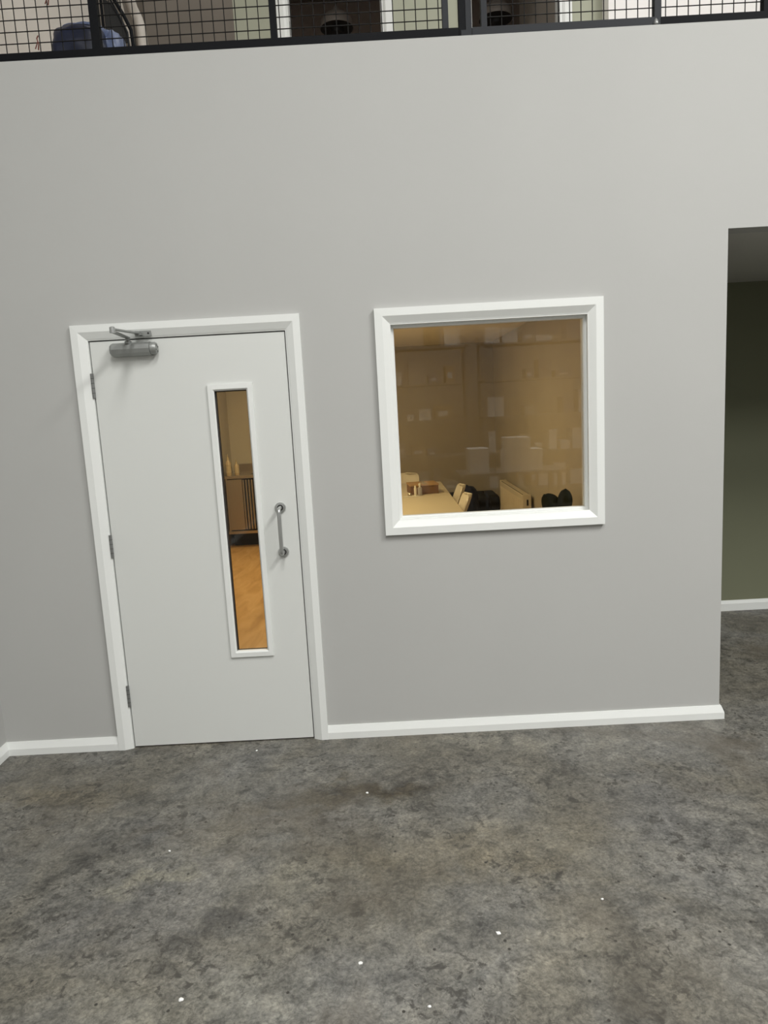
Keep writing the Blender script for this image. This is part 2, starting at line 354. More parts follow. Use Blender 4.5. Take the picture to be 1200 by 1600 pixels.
# baseboards (chamfered profile)
BH = .068
def bb_prof(y0, s=-1): return [(y0, 0), (y0 + s * .019, 0), (y0 + s * .019, .034), (y0 + s * .008, BH), (y0, BH)]
def baseboard(name, label, fn):
    bm = bmesh.new(); fn(bm); o = link(name, bm, 'trim'); return struct(o, label, 'baseboard')
def bb_mitred(bm, path, prof):
    """sweep (offset, z) profile along plan path with mitres; offset is to the right-hand side of travel"""
    rings = []
    n = len(path)
    for i, p in enumerate(path):
        p = Vector((*p, 0)); d0 = (p - Vector((*path[i - 1], 0))).normalized() if i else None
        d1 = (Vector((*path[i + 1], 0)) - p).normalized() if i < n - 1 else None
        def nr(d): return Vector((d.y, -d.x, 0))
        if d0 is None: off = nr(d1)
        elif d1 is None: off = nr(d0)
        else:
            b = (nr(d0) + nr(d1)); off = b / (b.length_squared / 2)
        rings.append([bm.verts.new(p + off * o + Vector((0, 0, z))) for o, z in prof])
    k = len(prof)
    bm.faces.new(rings[0]); bm.faces.new(rings[-1][::-1])
    for i in range(n - 1):
        for j in range(k): bm.faces.new((rings[i][j], rings[i + 1][j], rings[i + 1][(j + 1) % k], rings[i][(j + 1) % k]))
PR = [(0, 0), (.019, 0), (.019, .034), (.007, BH), (0, BH)]
baseboard('baseboard_front', 'white chamfered skirting under the window running to the corridor corner', lambda bm: bb_mitred(bm, [(.9965, 0), (3.0, 0), (3.0, 1.74)], PR))
baseboard('baseboard_left', 'short white skirting left of the door turning the corner', lambda bm: bb_mitred(bm, [(XL, -9), (XL, 0), (-.0785, 0)], PR))
PR2 = [(0, 0), (.019, 0), (.019, .055), (.008, .078), (0, .078)]
baseboard('baseboard_corridor', 'white skirting along the dark olive corridor wall', lambda bm: bb_mitred(bm, [(3.019, 1.74), (4.7, 1.74)], PR2))

# ================================================================== DOOR 1
door = struct(empty('door_1', (.46, 0, 0)), 'white door with tall narrow glass panel, closer and pull handle', 'door')
def P(o, root):          # parent keeping world position
    o.parent = root; o.matrix_parent_inverse = Matrix.Translation(root.location).inverted() if root.type == 'EMPTY' and root.rotation_euler.z == 0 else root.matrix_world.inverted(); return o
def dpart(name, bm, mt, parent=None, **k):
    o = link(name, bm, mt, None, **k); P(o, door) if parent is None else setattr(o, 'parent', parent); return o
DW, DH = .9188, 2.04
GX0, GX1, GZ0, GZ1 = .536, .750, .459, 1.8125       # bead outer
gx0, gx1, gz0, gz1 = .566, .720, .485, 1.782        # hole
bm = bmesh.new()
for b in ((.0, gx0, .002, .044, .008, DH), (gx1, DW, .002, .044, .008, DH), (gx0, gx1, .002, .044, .008, gz0), (gx0, gx1, .002, .044, gz1, DH)): box(bm, *b)
bmesh.ops.remove_doubles(bm, verts=bm.verts, dist=1e-5)
dpart('door_leaf', bm, 'leaf')
# lining with rebate; stop coloured black to deepen the shade in the gap
bm = bmesh.new(); g = .0055
for b in ((DO[0], -g, -.004, WT, 0, DO[2]), (DW + g, DO[1], -.004, WT, 0, DO[2]), (-g, DW + g, -.004, WT, DH + g, DO[2])): box(bm, *b)
dpart('door_lining', bm, 'trim')
bm = bmesh.new()
for b in ((-g, .014, .046, .062, 0, DH + g), (DW - .014, DW + g, .046, .062, 0, DH + g), (.014, DW - .014, .046, .062, DH - .012, DH + g)): box(bm, *b)
dpart('door_stop', bm, 'gap')
# architrave: flat outer band and wide chamfer towards the opening
AR = (-.0777, .9964, -.078, 2.1171)
APROF = [(0, 0), (0, -.021), (.033, -.022), (.064, -.008), (.070, -.004), (.070, 0)]
for side in ('left', 'right', 'top'):
    bm = bmesh.new()
    mitre_piece(bm, side, AR, APROF)
    if side != 'top':
        bmesh.ops.bisect_plane(bm, geom=bm.verts[:] + bm.edges[:] + bm.faces[:], plane_co=(0, 0, .0), plane_no=(0, 0, -1), clear_outer=True)
        bmesh.ops.holes_fill(bm, edges=[e for e in bm.edges if e.is_boundary])
    dpart('architrave', bm, 'trim')
# vision panel
bead = None
BP = [(0, .003), (0, -.009), (.024, -.010), (.030, -.002), (.030, .012), (.004, .012)]
for side in ('left', 'right', 'top', 'bottom'):
    bm = bmesh.new(); mitre_piece(bm, side, (GX0, GX1, GZ0, GZ1), [(d, y) for d, y in [(0, .002), (0, -.009), (.023, -.010), (.030, -.003), (.030, .016), (.0295, .016), (.0295, .002)]])
    dpart('glazing_bead', bm, 'trim')
for side in ('left', 'right', 'top', 'bottom'):
    bm = bmesh.new(); mitre_piece(bm, side, (gx0, gx1, gz0, gz1), [(0, .018), (.005, .018), (.005, .03), (0, .03)])
    dpart('glass_gasket', bm, 'gasket')
bm = bmesh.new(); box(bm, gx0 + .001, gx1 - .001, .021, .027, gz0 + .001, gz1 - .001); dpart('glass_pane', bm, 'glassd')
# hinges
for z0, z1 in ((1.780, 1.894), (1.003, 1.115), (.228, .338)):
    bm = bmesh.new(); tube(bm, [(-.004, -.006, z0), (-.004, -.006, z1)], .0075, 12)
    box(bm, -.013, -.004, -.0065, -.004, z0, z1)
    h = dpart('hinge', bm, 'hinge', smooth=True)
    bm = bmesh.new()
    for k in range(1, 5):
        zz = z0 + (z1 - z0) * k / 5; tube(bm, [(-.004, -.006, zz - .0008), (-.004, -.006, zz + .0008)], .0079, 12)
    k = dpart('knuckle_joint', bm, 'gap', parent=h)
# pull handle
HX, HZ0, HZ1 = .838, .986, 1.206
bm = bmesh.new(); r = .018; off = -.062
path = [(HX, .002, HZ1)] + [(HX, off + r - r * math.sin(a), HZ1 - r + r * math.cos(a)) for a in [i * PI / 12 for i in range(0, 7)]] \
     + [(HX, off + r - r * math.cos(a), HZ0 + r - r * math.sin(a)) for a in [i * PI / 12 for i in range(0, 7)]] + [(HX, .002, HZ0)]
tube(bm, path, .0095, 16)
hd = dpart('pull_handle', bm, 'alu', smooth=True)
for z in (HZ0, HZ1):
    bm = bmesh.new(); lathe(bm, [(.0265, .002), (.0265, -.004), (.0245, -.0075), (.0150, -.0085), (.0150, -.004)], 32, (HX, 0, z), 'y')
    dpart('rose', bm, 'alu', parent=hd, smooth=True)
    bm = bmesh.new(); lathe(bm, [(.0148, -.003), (.0148, -.0062), (.0095, -.0062)], 24, (HX, 0, z), 'y')
    dpart('rose_recess', bm, 'gap', parent=hd)
# door closer
bm = bmesh.new()
cx0, cx1, cz = .106, .322, 1.994
oct_ = [(.002, -.031), (-.030, -.031), (-.050, -.018), (-.056, .0), (-.050, .020), (-.030, .031), (.002, .031)]
A = [[bm.verts.new((x, y * sc if y < 0 else y, cz + z * sc)) for y, z in oct_] for x, sc in ((cx0, .84), (cx0 + .012, 1), (cx1 - .028, 1))]
for i in range(2):
    for k in range(len(oct_)): bm.faces.new((A[i][k], A[i][(k + 1) % 7], A[i + 1][(k + 1) % 7], A[i + 1][k]))
bm.faces.new(A[0]); bm.faces.new(A[-1][::-1])
cl = dpart('door_closer', bm, 'closer')
bm = bmesh.new(); lathe(bm, [(.0255, cx1 - .028), (.0285, cx1 - .026), (.0285, cx1 - .008), (.024, cx1), (.015, cx1 + .001)], 20, (0, -.027, cz), 'x'); dpart('end_cap', bm, 'closer', parent=cl, smooth=True)
bm = bmesh.new()
for k in range(4):
    a = k * PI / 2 + .5; lathe(bm, [(.004, cx1 - .004), (.004, cx1 + .003)], 10, (0, -.027 + .015 * math.cos(a), cz + .015 * math.sin(a)), 'x')
dpart('adjusting_screw', bm, 'closer_dark', parent=cl, smooth=True)
bm = bmesh.new(); lathe(bm, [(.016, 2.02), (.016, 2.030), (.011, 2.034), (.011, 2.046)], 18, (.192, -.030, 0)); dpart('spindle', bm, 'closer', parent=cl, smooth=True)
E1 = Vector((.192, -.030, 2.047)); E2 = Vector((.207, -.255, 2.052)); E3 = Vector((.247, -.034, 2.064))
def bar(bm, a, b, w, t):
    d = (b - a).normalized(); s = d.cross(Vector((0, 0, 1))).normalized() * w / 2; u = s.cross(d).normalized() * t / 2
    a = a - d * w * .4; b = b + d * w * .4
    v = [bm.verts.new(p) for p in (a - s - u, a + s - u, a + s + u, a - s + u, b - s - u, b + s - u, b + s + u, b - s + u)]
    for f in ((0, 3, 2, 1), (4, 5, 6, 7), (0, 1, 5, 4), (1, 2, 6, 5), (2, 3, 7, 6), (3, 0, 4, 7)): bm.faces.new([v[i] for i in f])
bm = bmesh.new(); bar(bm, E1, E2, .020, .007); dpart('main_arm', bm, 'closer', parent=cl)
bm = bmesh.new(); bar(bm, E2 + Vector((0, 0, .011)), E3, .018, .007); dpart('forearm', bm, 'closer', parent=cl)
bm = bmesh.new(); lathe(bm, [(.012, E2.z - .006), (.012, E2.z + .018), (.008, E2.z + .021)], 18, (E2.x, E2.y, 0)); dpart('elbow_pivot', bm, 'alu', parent=cl, smooth=True)
bm = bmesh.new(); box(bm, .225, .300, -.024, -.012, 2.052, 2.076); box(bm, .232, .262, -.048, -.024, 2.055, 2.061)
lathe(bm, [(.007, 2.050), (.007, 2.072)], 14, (.247, -.036, 0)); dpart('frame_bracket', bm, 'closer', parent=cl)
bm = bmesh.new(); lathe(bm, [(.0045, -.0238), (.0045, -.0255)], 12, (.288, 0, 2.064), 'y'); dpart('screw', bm, 'gap', parent=cl)

# ================================================================== WINDOW 1
win = struct(empty('window_1', (1.88, 0, 1.043)), 'square white-framed internal window looking into the warm meeting room', 'window')
def wpart(name, bm, mt, **k): return P(link(name, bm, mt, None, **k), win)
WR = (1.3456, 2.4161, 1.0431, 2.1192)
WPROF = [(0, 0), (0, -.022), (.036, -.023), (.066, -.006), (.071, -.004), (.071, 0)]
for side in ('left', 'right', 'top', 'bottom'):
    bm = bmesh.new(); mitre_piece(bm, side, WR, WPROF); wpart('architrave', bm, 'trim')
LI = (WO[0], WO[1], WO[2], WO[3])
for side in ('left', 'right', 'top', 'bottom'):
    bm = bmesh.new(); mitre_piece(bm, side, LI, [(0, -.003), (.008, -.003), (.008, WT + .01), (0, WT + .01)]); wpart('window_lining', bm, 'trim')
LB = (WO[0] + .008, WO[1] - .008, WO[2] + .008, WO[3] - .008)
for side in ('left', 'right', 'top', 'bottom'):
    bm = bmesh.new(); mitre_piece(bm, side, LB, [(0, .028), (.009, .028), (.014, .034), (.014, .048), (0, .048)]); wpart('glazing_bead', bm, 'trim')
for side in ('left', 'right', 'top', 'bottom'):
    bm = bmesh.new(); mitre_piece(bm, side, LB, [(0, .0545), (.014, .0545), (.014, .068), (.009, .074), (0, .074)]); wpart('inner_bead', bm, 'trim')
bm = bmesh.new(); box(bm, LB[0] + .001, LB[1] - .001, .048, .0545, LB[2] + .001, LB[3] - .001); wpart('glass_pane', bm, 'glass')

# ================================================================== RAILING ON THE WALL TOP
rail = tag(empty('mesh_railing', (1.2, .03, TOP)), 'black steel railing with square wire mesh on top of the grey wall', 'railing')
def rpart(name, lst, mt): return P(boxes(name, mt, lst), rail)
RH = 4.37; Y0, Y1 = .008, .046
bays = [(XL + .01, .158), (.195, .954), (.982, 1.718), (1.917, 2.659), (2.690, 3.144), (3.18, 5.1)]
rpart('bottom_rail', [(XL + .005, .158, Y0, Y1, TOP, TOP + .036)], 'black')
rpart('bottom_rail', [(.158, 1.79, Y0, Y1, TOP, TOP + .038)], 'black')
rpart('bottom_rail', [(1.85, 2.66, Y0, Y1, TOP, TOP + .036)], 'post')
rpart('bottom_rail', [(2.688, 8.9, Y0, Y1, TOP, TOP + .035)], 'black')
rpart('top_rail', [(XL + .005, 8.9, Y0 - .004, Y1 + .004, RH, RH + .04)], 'black')
for x0, x1, mt in ((.158, .195, 'black'), (.954, .982, 'black'), (1.720, 1.746, 'post'), (1.792, 1.820, 'black'), (1.822, 1.849, 'post'), (1.892, 1.917, 'post'), (2.660, 2.690, 'post'), (3.144, 3.18, 'black'), (5.1, 5.13, 'black'), (7.0, 7.03, 'black')):
    rpart('post', [(x0, x1, Y0 + .002, Y1 - .002, TOP + (.0 if mt == 'x' else .0), RH)], mt)
rpart('weld_plate', [(1.800, 1.845, Y0 - .002, Y1, TOP, TOP + .026)], 'post')
P(link('weld_bead', (lambda b: (lathe(b, [(.004, 0), (.013, .004), (.010, .016), (.004, .026)], 10, (2.664, .006, TOP + .002)), b)[1])(bmesh.new()), 'alu', smooth=True), rail)
for x0, x1 in bays:
    bm = bmesh.new(); s = .0505; wr = .0023
    n = int((x1 - x0) / s); st = x0 + ((x1 - x0) - n * s) / 2
    if x0 < 0: st = -.230 - s * int((-.23 - x0) / s)
    x = st
    while x < x1 - .004:
        if x > x0 + .004: tube(bm, [(x, .027, TOP + .03), (x, .027, RH)], wr, 6)
        x += s
    z = 3.352
    while z < RH:
        tube(bm, [(x0, .0235, z), (x1, .0235, z)], wr, 6); z += .0482
    P(link('wire_mesh', bm, 'wire'), rail)
for k, (x, z) in enumerate(((-.086, 3.32), (-.02, 3.50))):
    bm = bmesh.new(); tube(bm, [(x, .019, z), (x + .006, .016, z + .022), (x - .002, .020, z + .048), (x + .003, .026, z + .062)], .0028, 6)
    tube(bm, [(x - .012, .017, z + .004), (x + .003, .0175, z + .036)], .0022, 6)
    tag(link('cord_tie', bm, 'brown_string'), ['reddish brown cord tied to the mesh beside the blue bag', 'dark red cord tail hanging from the mesh above the blue bag'][k], 'cord')

# ================================================================== UPPER GALLERY
def upper_door(n, X0, X1, label, hinge_right):
    d = struct(empty('door_%d' % n, ((X0 + X1) / 2, MY, 3.25)), label, 'door')
    R = (X0 - .06, X1 + .06, 3.25 - .08, HZ + .06)
    for side in ('left', 'right', 'top'):
        bm = bmesh.new(); mitre_piece(bm, side, R, [(0, MY), (0, MY - .02), (.05, MY - .018), (.066, MY - .008), (.066, MY)]); P(link('architrave', bm, 'trim'), d)
    P(boxes('door_lining', 'trim', [(X0, X0 + .025, MY - .004, MY + .13, 3.25, HZ), (X1 - .025, X1, MY - .004, MY + .13, 3.25, HZ), (X0, X1, MY - .004, MY + .13, HZ - .025, HZ)]), d)
    return d
d2 = upper_door(2, D1[0], D1[1], 'white-framed open doorway into a dark upper room, left of the two', False)
P(boxes('strike_plate', 'closer_dark', [(D1[0] + .025, D1[0] + .028, MY + .03, MY + .055, 4.395, 4.43), (D1[0] + .025, D1[0] + .028, MY + .03, MY + .055, 4.445, 4.48)]), d2)
d3 = upper_door(3, D2[0], D2[1], 'white-framed open doorway into a dark upper room, right of the two', True)
for z in (4.375, 4.47):
    P(boxes('hinge', 'closer_dark', [(D2[1] - .029, D2[1] - .0251, MY - .002, MY + .035, z - .032, z + .026)]), d3)
bm = bmesh.new(); box(bm, -.69, 0, 0, .04, 0, 2.0)
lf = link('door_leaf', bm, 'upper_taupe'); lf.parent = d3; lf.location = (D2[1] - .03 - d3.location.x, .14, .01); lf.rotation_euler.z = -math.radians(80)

def pendant(loc, label):
    t = tag(empty('pendant_lamp', loc), label, 'lamp', 'unlit pendant lamps in the upper rooms')
    bm = bmesh.new(); lathe(bm, [(.145, 0), (.148, .012), (.138, .06), (.10, .105), (.04, .130), (.02, .17)], 28); s = link('lamp_shade', bm, 'lamp_dark', t, smooth=True)
    bm = bmesh.new(); lathe(bm, [(.142, -.001), (.10, .0005)], 28); link('shade_opening', bm, 'lamp_in', t)
    bm = bmesh.new(); lathe(bm, [(.02, -.05), (.05, -.035), (.055, .0)], 16); link('bulb', bm, 'lamp_in', t, smooth=True)
    bm = bmesh.new(); tube(bm, [(0, 0, .16), (0, 0, 5.67 - loc[2])], .005, 6); link('flex', bm, 'lamp_in', t)
pendant((1.145, 3.3, 4.93), 'dark dome lamp hanging in the left unlit upper doorway')
pendant((2.53, 3.3, 4.93), 'dark dome lamp hanging in the right unlit upper doorway')

# pipe in the recess corner
pp = tag(empty('curved_pipe', (-.47, 3.0, 3.25)), 'off-white pipe bending to the left behind the mesh', 'pipe')
bm = bmesh.new(); tube(bm, [(0, 0, 0), (0, 0, 1.55), (-.004, 0, 1.62), (-.02, 0, 1.69), (-.045, -.04, 1.76), (-.055, -.1, 1.85), (-.055, -.4, 2.3)], .042, 16); link('pipe_body', bm, 'pipe', pp, smooth=True)
bm = bmesh.new(); tube(bm, [(-.062, -.1, 0), (-.062, -.1, 1.45), (-.07, -.12, 1.52), (-.075, -.2, 1.62), (-.075, -.5, 2.1)], .014, 10); link('conduit', bm, 'pipe', pp, smooth=True)

# blue bag close behind the railing
def blob(bm, c, s, n, amp, seed, power=3.0):
    """rounded lumpy block"""
    r = bmesh.ops.create_cube(bm, size=2); vs = r['verts']
    es = list({e for v in vs for e in v.link_edges})
    r = bmesh.ops.subdivide_edges(bm, edges=es, cuts=n, use_grid_fill=True)
    vs = list({v for f in bm.faces for v in f.verts if v not in done}) ; done.update(vs)
    for v in vs:
        p = v.co.copy(); l = (abs(p.x) ** power + abs(p.y) ** power + abs(p.z) ** power) ** (1 / power); p = p / l
        d = noise.noise(p * 2.3 + Vector((seed, seed * 1.7, 0))) * amp + noise.noise(p * 6 + Vector((0, seed, 3))) * amp * .4
        p = p * (1 + d); v.co = Vector((c[0] + p.x * s[0], c[1] + p.y * s[1], c[2] + p.z * s[2]))
done = set()
def blob_obj(name, c, s, mt, parent=None, n=9, amp=.12, seed=1, power=3.0):
    global done; done = set(); bm = bmesh.new(); blob(bm, c, s, n, amp, seed, power); return link(name, bm, mt, parent, smooth=True)
bag = tag(empty('blue_bag', (.055, .22, 3.25)), 'crumpled navy bag with pale blue pouch and painted top highlight lying behind the mesh railing', 'bag')
blob_obj('bag_body', (-.005, .0, .10), (.125, .13, .13), 'blue', bag, seed=2, amp=.10, power=4)
blob_obj('bag_top', (.005, .03, .205), (.105, .11, .055), 'blue_light', bag, seed=5, amp=.15)  # top coloured pale for the light it reflects
blob_obj('bag_side_pouch', (.125, .04, .13), (.045, .08, .11), 'blue_light', bag, seed=8, amp=.15)
# black tubular frame behind the bag
fr = tag(empty('black_tube_frame', (.13, .42, 3.25)), 'black bent-tube frame with dark panel behind the blue bag', 'frame')
bm = bmesh.new(); tube(bm, [(-.02, 0, .62), (.0, 0, .50), (.055, 0, .40), (.085, 0, .33), (.09, 0, .24), (.09, 0, 0)], .009, 10); link('frame_tube', bm, 'black', fr, smooth=True)
bm = bmesh.new(); tube(bm, [(-.04, .02, .55), (.03, .02, .40), (.06, .02, .33), (.062, .02, 0)], .005, 8); link('inner_tube', bm, 'post', fr, smooth=True)
bm = bmesh.new(); prism(bm, [(-.05, .29), (.055, .29), (.06, .33), (-.01, .47), (-.05, .5)], 'y', .03, .04); link('dark_panel', bm, 'gap', fr)
bm = bmesh.new(); tube(bm, [(-.06, .03, 0), (-.06, .03, .6)], .007, 8); link('upright', bm, 'black', fr)

# ================================================================== MEETING ROOM
tb = tag(empty('meeting_table', (1.25, 3.65, 0)), 'long pale-topped meeting table seen through the window', 'table')
boxes('table_top', 'tabletop', [(-.78, .76, -1.35, 1.25, .71, .74)], tb, bevel=.004)
for sx in (-.68, .66):
    for sy in (-1.2, 1.1): boxes('leg', 'chair_white', [(sx - .025, sx + .025, sy - .025, sy + .025, .002, .71)], tb)
for ya in (-1.2, 1.07): boxes('apron', 'chair_white', [(-.65, .63, ya, ya + .03, .65, .71)], tb)

def shell_mesh(hw=.22, hb=.82):
    """one-piece moulded seat and back, facing -y (front) with back at +y"""
    bm = bmesh.new(); nu, nv = 24, 14; rows = []
    prof = [(-.23, .435), (-.20, .45), (-.10, .445), (.02, .435), (.10, .44), (.155, .47), (.19, .53), (.22, .60), (.252, .68), (.28, .75), (.298, .80), (.304, .82)]
    def ev(t):
        f = t * (len(prof) - 1); i = min(int(f), len(prof) - 2); k = f - i
        return prof[i][0] * (1 - k) + prof[i + 1][0] * k, prof[i][1] * (1 - k) + prof[i + 1][1] * k
    for i in range(nu + 1):
        t = i / nu; y, z = ev(t)
        wd = hw * (.95 if t < .5 else .95 - .05 * (t - .5) * 2)
        if t > .82: q = (t - .82) / .18; wd *= max(.30, math.sqrt(max(0, 1 - q ** 2.6)))
        if t < .08: wd *= .80 + .2 * t / .08
        row = []
        for j in range(nv + 1):
            s = j / nv * 2 - 1; cz = .035 * s * s * (1 if t < .5 else .3); cy = -.05 * s * s * (0 if t < .4 else 1)
            row.append(bm.verts.new((s * wd, y + cy, z + cz)))
        rows.append(row)
    for i in range(nu):
        for j in range(nv): bm.faces.new((rows[i][j], rows[i][j + 1], rows[i + 1][j + 1], rows[i + 1][j]))
    bmesh.ops.recalc_face_normals(bm, faces=bm.faces)
    g = bmesh.ops.solidify(bm, geom=bm.faces[:], thickness=.012)
    return bm
shell = shell_mesh(); shell_me = None
def chair(loc, rz, label):
    global shell_me
    t = tag(empty('shell_chair', loc, rz), label, 'chair', 'white shell chairs at the meeting table')
    if shell_me is None:
        o = link('seat_shell', shell, 'chair_white', t, smooth=True); shell_me = o.data
        bm = bmesh.new(); tube(bm, [(.13, -.12, .438), (.20, -.20, .002)], [.016, .010], 10); chair.leg = bm_leg = link('leg', bm, 'leg_wood', t, smooth=True)
        l0 = bm_leg
    else:
        o = bpy.data.objects.new('seat_shell', shell_me); COL.objects.link(o); o.parent = t
        l0 = bpy.data.objects.new('leg', chair.leg.data); COL.objects.link(l0); l0.parent = t
    for sx, sy in ((-1, 1), (1, -1), (-1, -1)):
        l = bpy.data.objects.new('leg', l0.data); COL.objects.link(l); l.parent = t; l.scale = (sx, sy, 1)
    return t
chair((1.872, 3.76, 0), -PI / 2, 'white shell chair at the table side, nearer the dark armchair')
chair((1.845, 3.04, 0), -PI / 2, 'white shell chair at the table side, nearer the window')
chair((1.575, 5.02, 0), 0, 'white shell chair at the far end of the table behind the box')

# things on the table
TB = .742
cb = tag(empty('cardboard_box', (1.745, 3.95, TB), .10), 'low brown cardboard box lying on the meeting table', 'box')
boxes('box_body', 'card', [(-.15, .14, -.15, .14, 0, .095)], cb)
boxes('box_lid', 'card_light', [(-.155, .145, -.155, .145, .085, .10)], cb)
boxes('packing_tape', 'soap', [(-.02, .03, -.15, .145, .1, .1012)], cb)
tin = tag(empty('grey_tin', (1.702, 3.72, TB)), 'small grey canister with bottle cap in front of the cardboard box', 'canister')
bm = bmesh.new(); lathe(bm, [(.022, 0), (.023, .004), (.023, .075), (.021, .08)], 18); link('canister_body', bm, mat('grey_print', (.42, .40, .42), .4), tin, smooth=True)
bm = bmesh.new(); lathe(bm, [(.010, .08), (.010, .10), (.014, .102), (.014, .118), (.006, .124)], 14); link('canister_cap', bm, 'chair_white', tin, smooth=True)
cup = tag(empty('white_bottle', (1.655, 3.70, TB)), 'slim white bottle left of the grey canister on the table', 'bottle')
bm = bmesh.new(); lathe(bm, [(.013, 0), (.014, .004), (.014, .075), (.010, .085)], 16); link('bottle_body', bm, 'chair_white', cup, smooth=True)
bm = bmesh.new(); lathe(bm, [(.009, .085), (.009, .100), (.006, .104)], 14); link('bottle_cap', bm, 'chair_white', cup, smooth=True)
bm = bmesh.new(); lathe(bm, [(.02, 0), (.024, .006), (.020, .022), (.010, .030)], 16, (1.60, 3.74, TB))
tag(link('metal_knob', bm, 'steel', smooth=True), 'small shiny metal pot lying left of the bottles on the table', 'pot')
bm = bmesh.new(); box(bm, 1.53, 1.69, 3.635, 3.675, TB, TB + .003)
tag(link('paper_slip', bm, 'paper'), 'thin white paper slip lying before the bottles on the table', 'paper')

# armchair and coat in the far corner
ac = tag(empty('black_armchair', (2.40, 5.30, 0)), 'low black armchair in the far corner beside the radiator', 'armchair')
blob_obj('seat', (0, 0, .26), (.27, .30, .23), 'blackfab', ac, amp=.01, power=12)
for s in (-1, 1): blob_obj('arm', (s * .26, 0, .27), (.065, .32, .25), 'blackfab', ac, amp=.012, seed=s + 3, power=10)
blob_obj('backrest', (0, .27, .28), (.30, .08, .23), 'blackfab', ac, amp=.012, seed=9, power=10)
for sx in (-.22, .22):
    for sy in (-.22, .22): boxes('foot', 'gap', [(sx - .02, sx + .02, sy - .02, sy + .02, .002, .05)], ac)
ct = tag(empty('navy_bag', (2.30, 4.70, 0)), 'dark navy bag standing behind the white chairs, before the black armchair', 'bag')
blob_obj('bag_body', (.0, .0, .36), (.125, .10, .33), 'navy', ct, amp=.12, seed=12, power=3.5)
blob_obj('bag_side', (-.13, -.02, .30), (.08, .10, .28), 'navy', ct, amp=.15, seed=15, power=3)

# radiator
rd = tag(empty('panel_radiator', (2.765, 4.27, 0)), 'cream panel radiator on the right wall of the meeting room', 'radiator')
boxes('radiator_panel', 'rad', [(-.045, -.03, -.69, .67, .14, .70)], rd, bevel=.004)
boxes('rear_panel', 'rad', [(.02, .035, -.69, .67, .14, .70)], rd, bevel=.004)
boxes('end_cover', 'rad', [(-.046, .037, -.71, -.69, .13, .712)], rd, bevel=.004)
boxes('end_cover', 'rad', [(-.046, .037, .67, .69, .13, .712)], rd, bevel=.004)
bm = bmesh.new()
for k in range(42): box(bm, -.028, .018, -.685 + k * .032, -.667 + k * .032, .702, .707)
link('top_grille', bm, 'rad', rd)
boxes('grille_slot', 'gap', [(-.028, .018, -.69, .67, .692, .700)], rd)
bm = bmesh.new()
for k in range(26): tube(bm, [(-.046, -.64 + k * .05, .18), (-.046, -.64 + k * .05, .65)], .005, 6)
link('convector_rib', bm, 'rad', rd)['kind'] = 'stuff'
for y in (-.45, .45): boxes('wall_bracket', 'rad', [(.035, .066, y - .02, y + .02, .3, .6)], rd)
bm = bmesh.new(); tube(bm, [(-.005, -.66, .14), (-.005, -.66, .003)], .008, 8); link('supply_pipe', bm, 'steel', rd)
boxes('vent_plug', 'gap', [(-.010, .006, -.713, -.71, .60, .66)], rd)

# plant by the window
pl = tag(empty('potted_plant', (2.62, 1.98, 0)), 'potted plant with big dark rounded leaves just above the window sill', 'plant')
bm = bmesh.new(); lathe(bm, [(.10, .002), (.11, .02), (.14, .28), (.145, .30), (.13, .30), (.12, .26)], 24); link('pot', bm, 'pot', pl, smooth=True)
bm = bmesh.new(); lathe(bm, [(.12, .25), (.02, .262)], 24); link('soil', bm, 'gap', pl)
bm = bmesh.new(); tube(bm, [(0, 0, .25), (.01, 0, .45), (.03, .01, .62), (.05, .01, .80)], [.012, .010, .008, .005], 8); link('stem', bm, 'leg_wood', pl, smooth=True)
def leaf(base, d, nrm, ln, wd):
    bm = bmesh.new(); d = Vector(d).normalized(); s = d.cross(Vector(nrm)).normalized(); nn = s.cross(d); n = 12; L = []
    base = Vector(base)
    for i in range(n + 1):
        t = i / n; h = wd * max(0, math.sin(PI * min(1, t ** 1.05))) ** .5 + .002
        c = base + d * ln * t + nn * (.03 * math.sin(PI * t))
        L.append([bm.verts.new(c - s * h + nn * .012), bm.verts.new(c - s * h * .5 + nn * .004), bm.verts.new(c), bm.verts.new(c + s * h * .5 + nn * .004), bm.verts.new(c + s * h + nn * .012)])
    for i in range(n):
        for j in range(4): bm.faces.new((L[i][j], L[i][j + 1], L[i + 1][j + 1], L[i + 1][j]))
    bmesh.ops.recalc_face_normals(bm, faces=bm.faces); bmesh.ops.solidify(bm, geom=bm.faces[:], thickness=.002)
    link('leaf', bm, 'leafgreen', pl, smooth=True)
leaf((.085, .0, .76), (.16, 0, 1), (0, -1, .1), .205, .058)
leaf((.05, .0, .79), (-.62, 0, .75), (.1, -1, .2), .17, .062)
leaf((.0, -.01, .76), (-.32, -.05, 1), (.1, -1, .2), .18, .055)
for k in range(8):
    a = k * 2.4; leaf((.02, 0, .42 + .045 * k), (math.cos(a) * .9, math.sin(a) * .9, .45), (0, 0, 1), .19, .055)

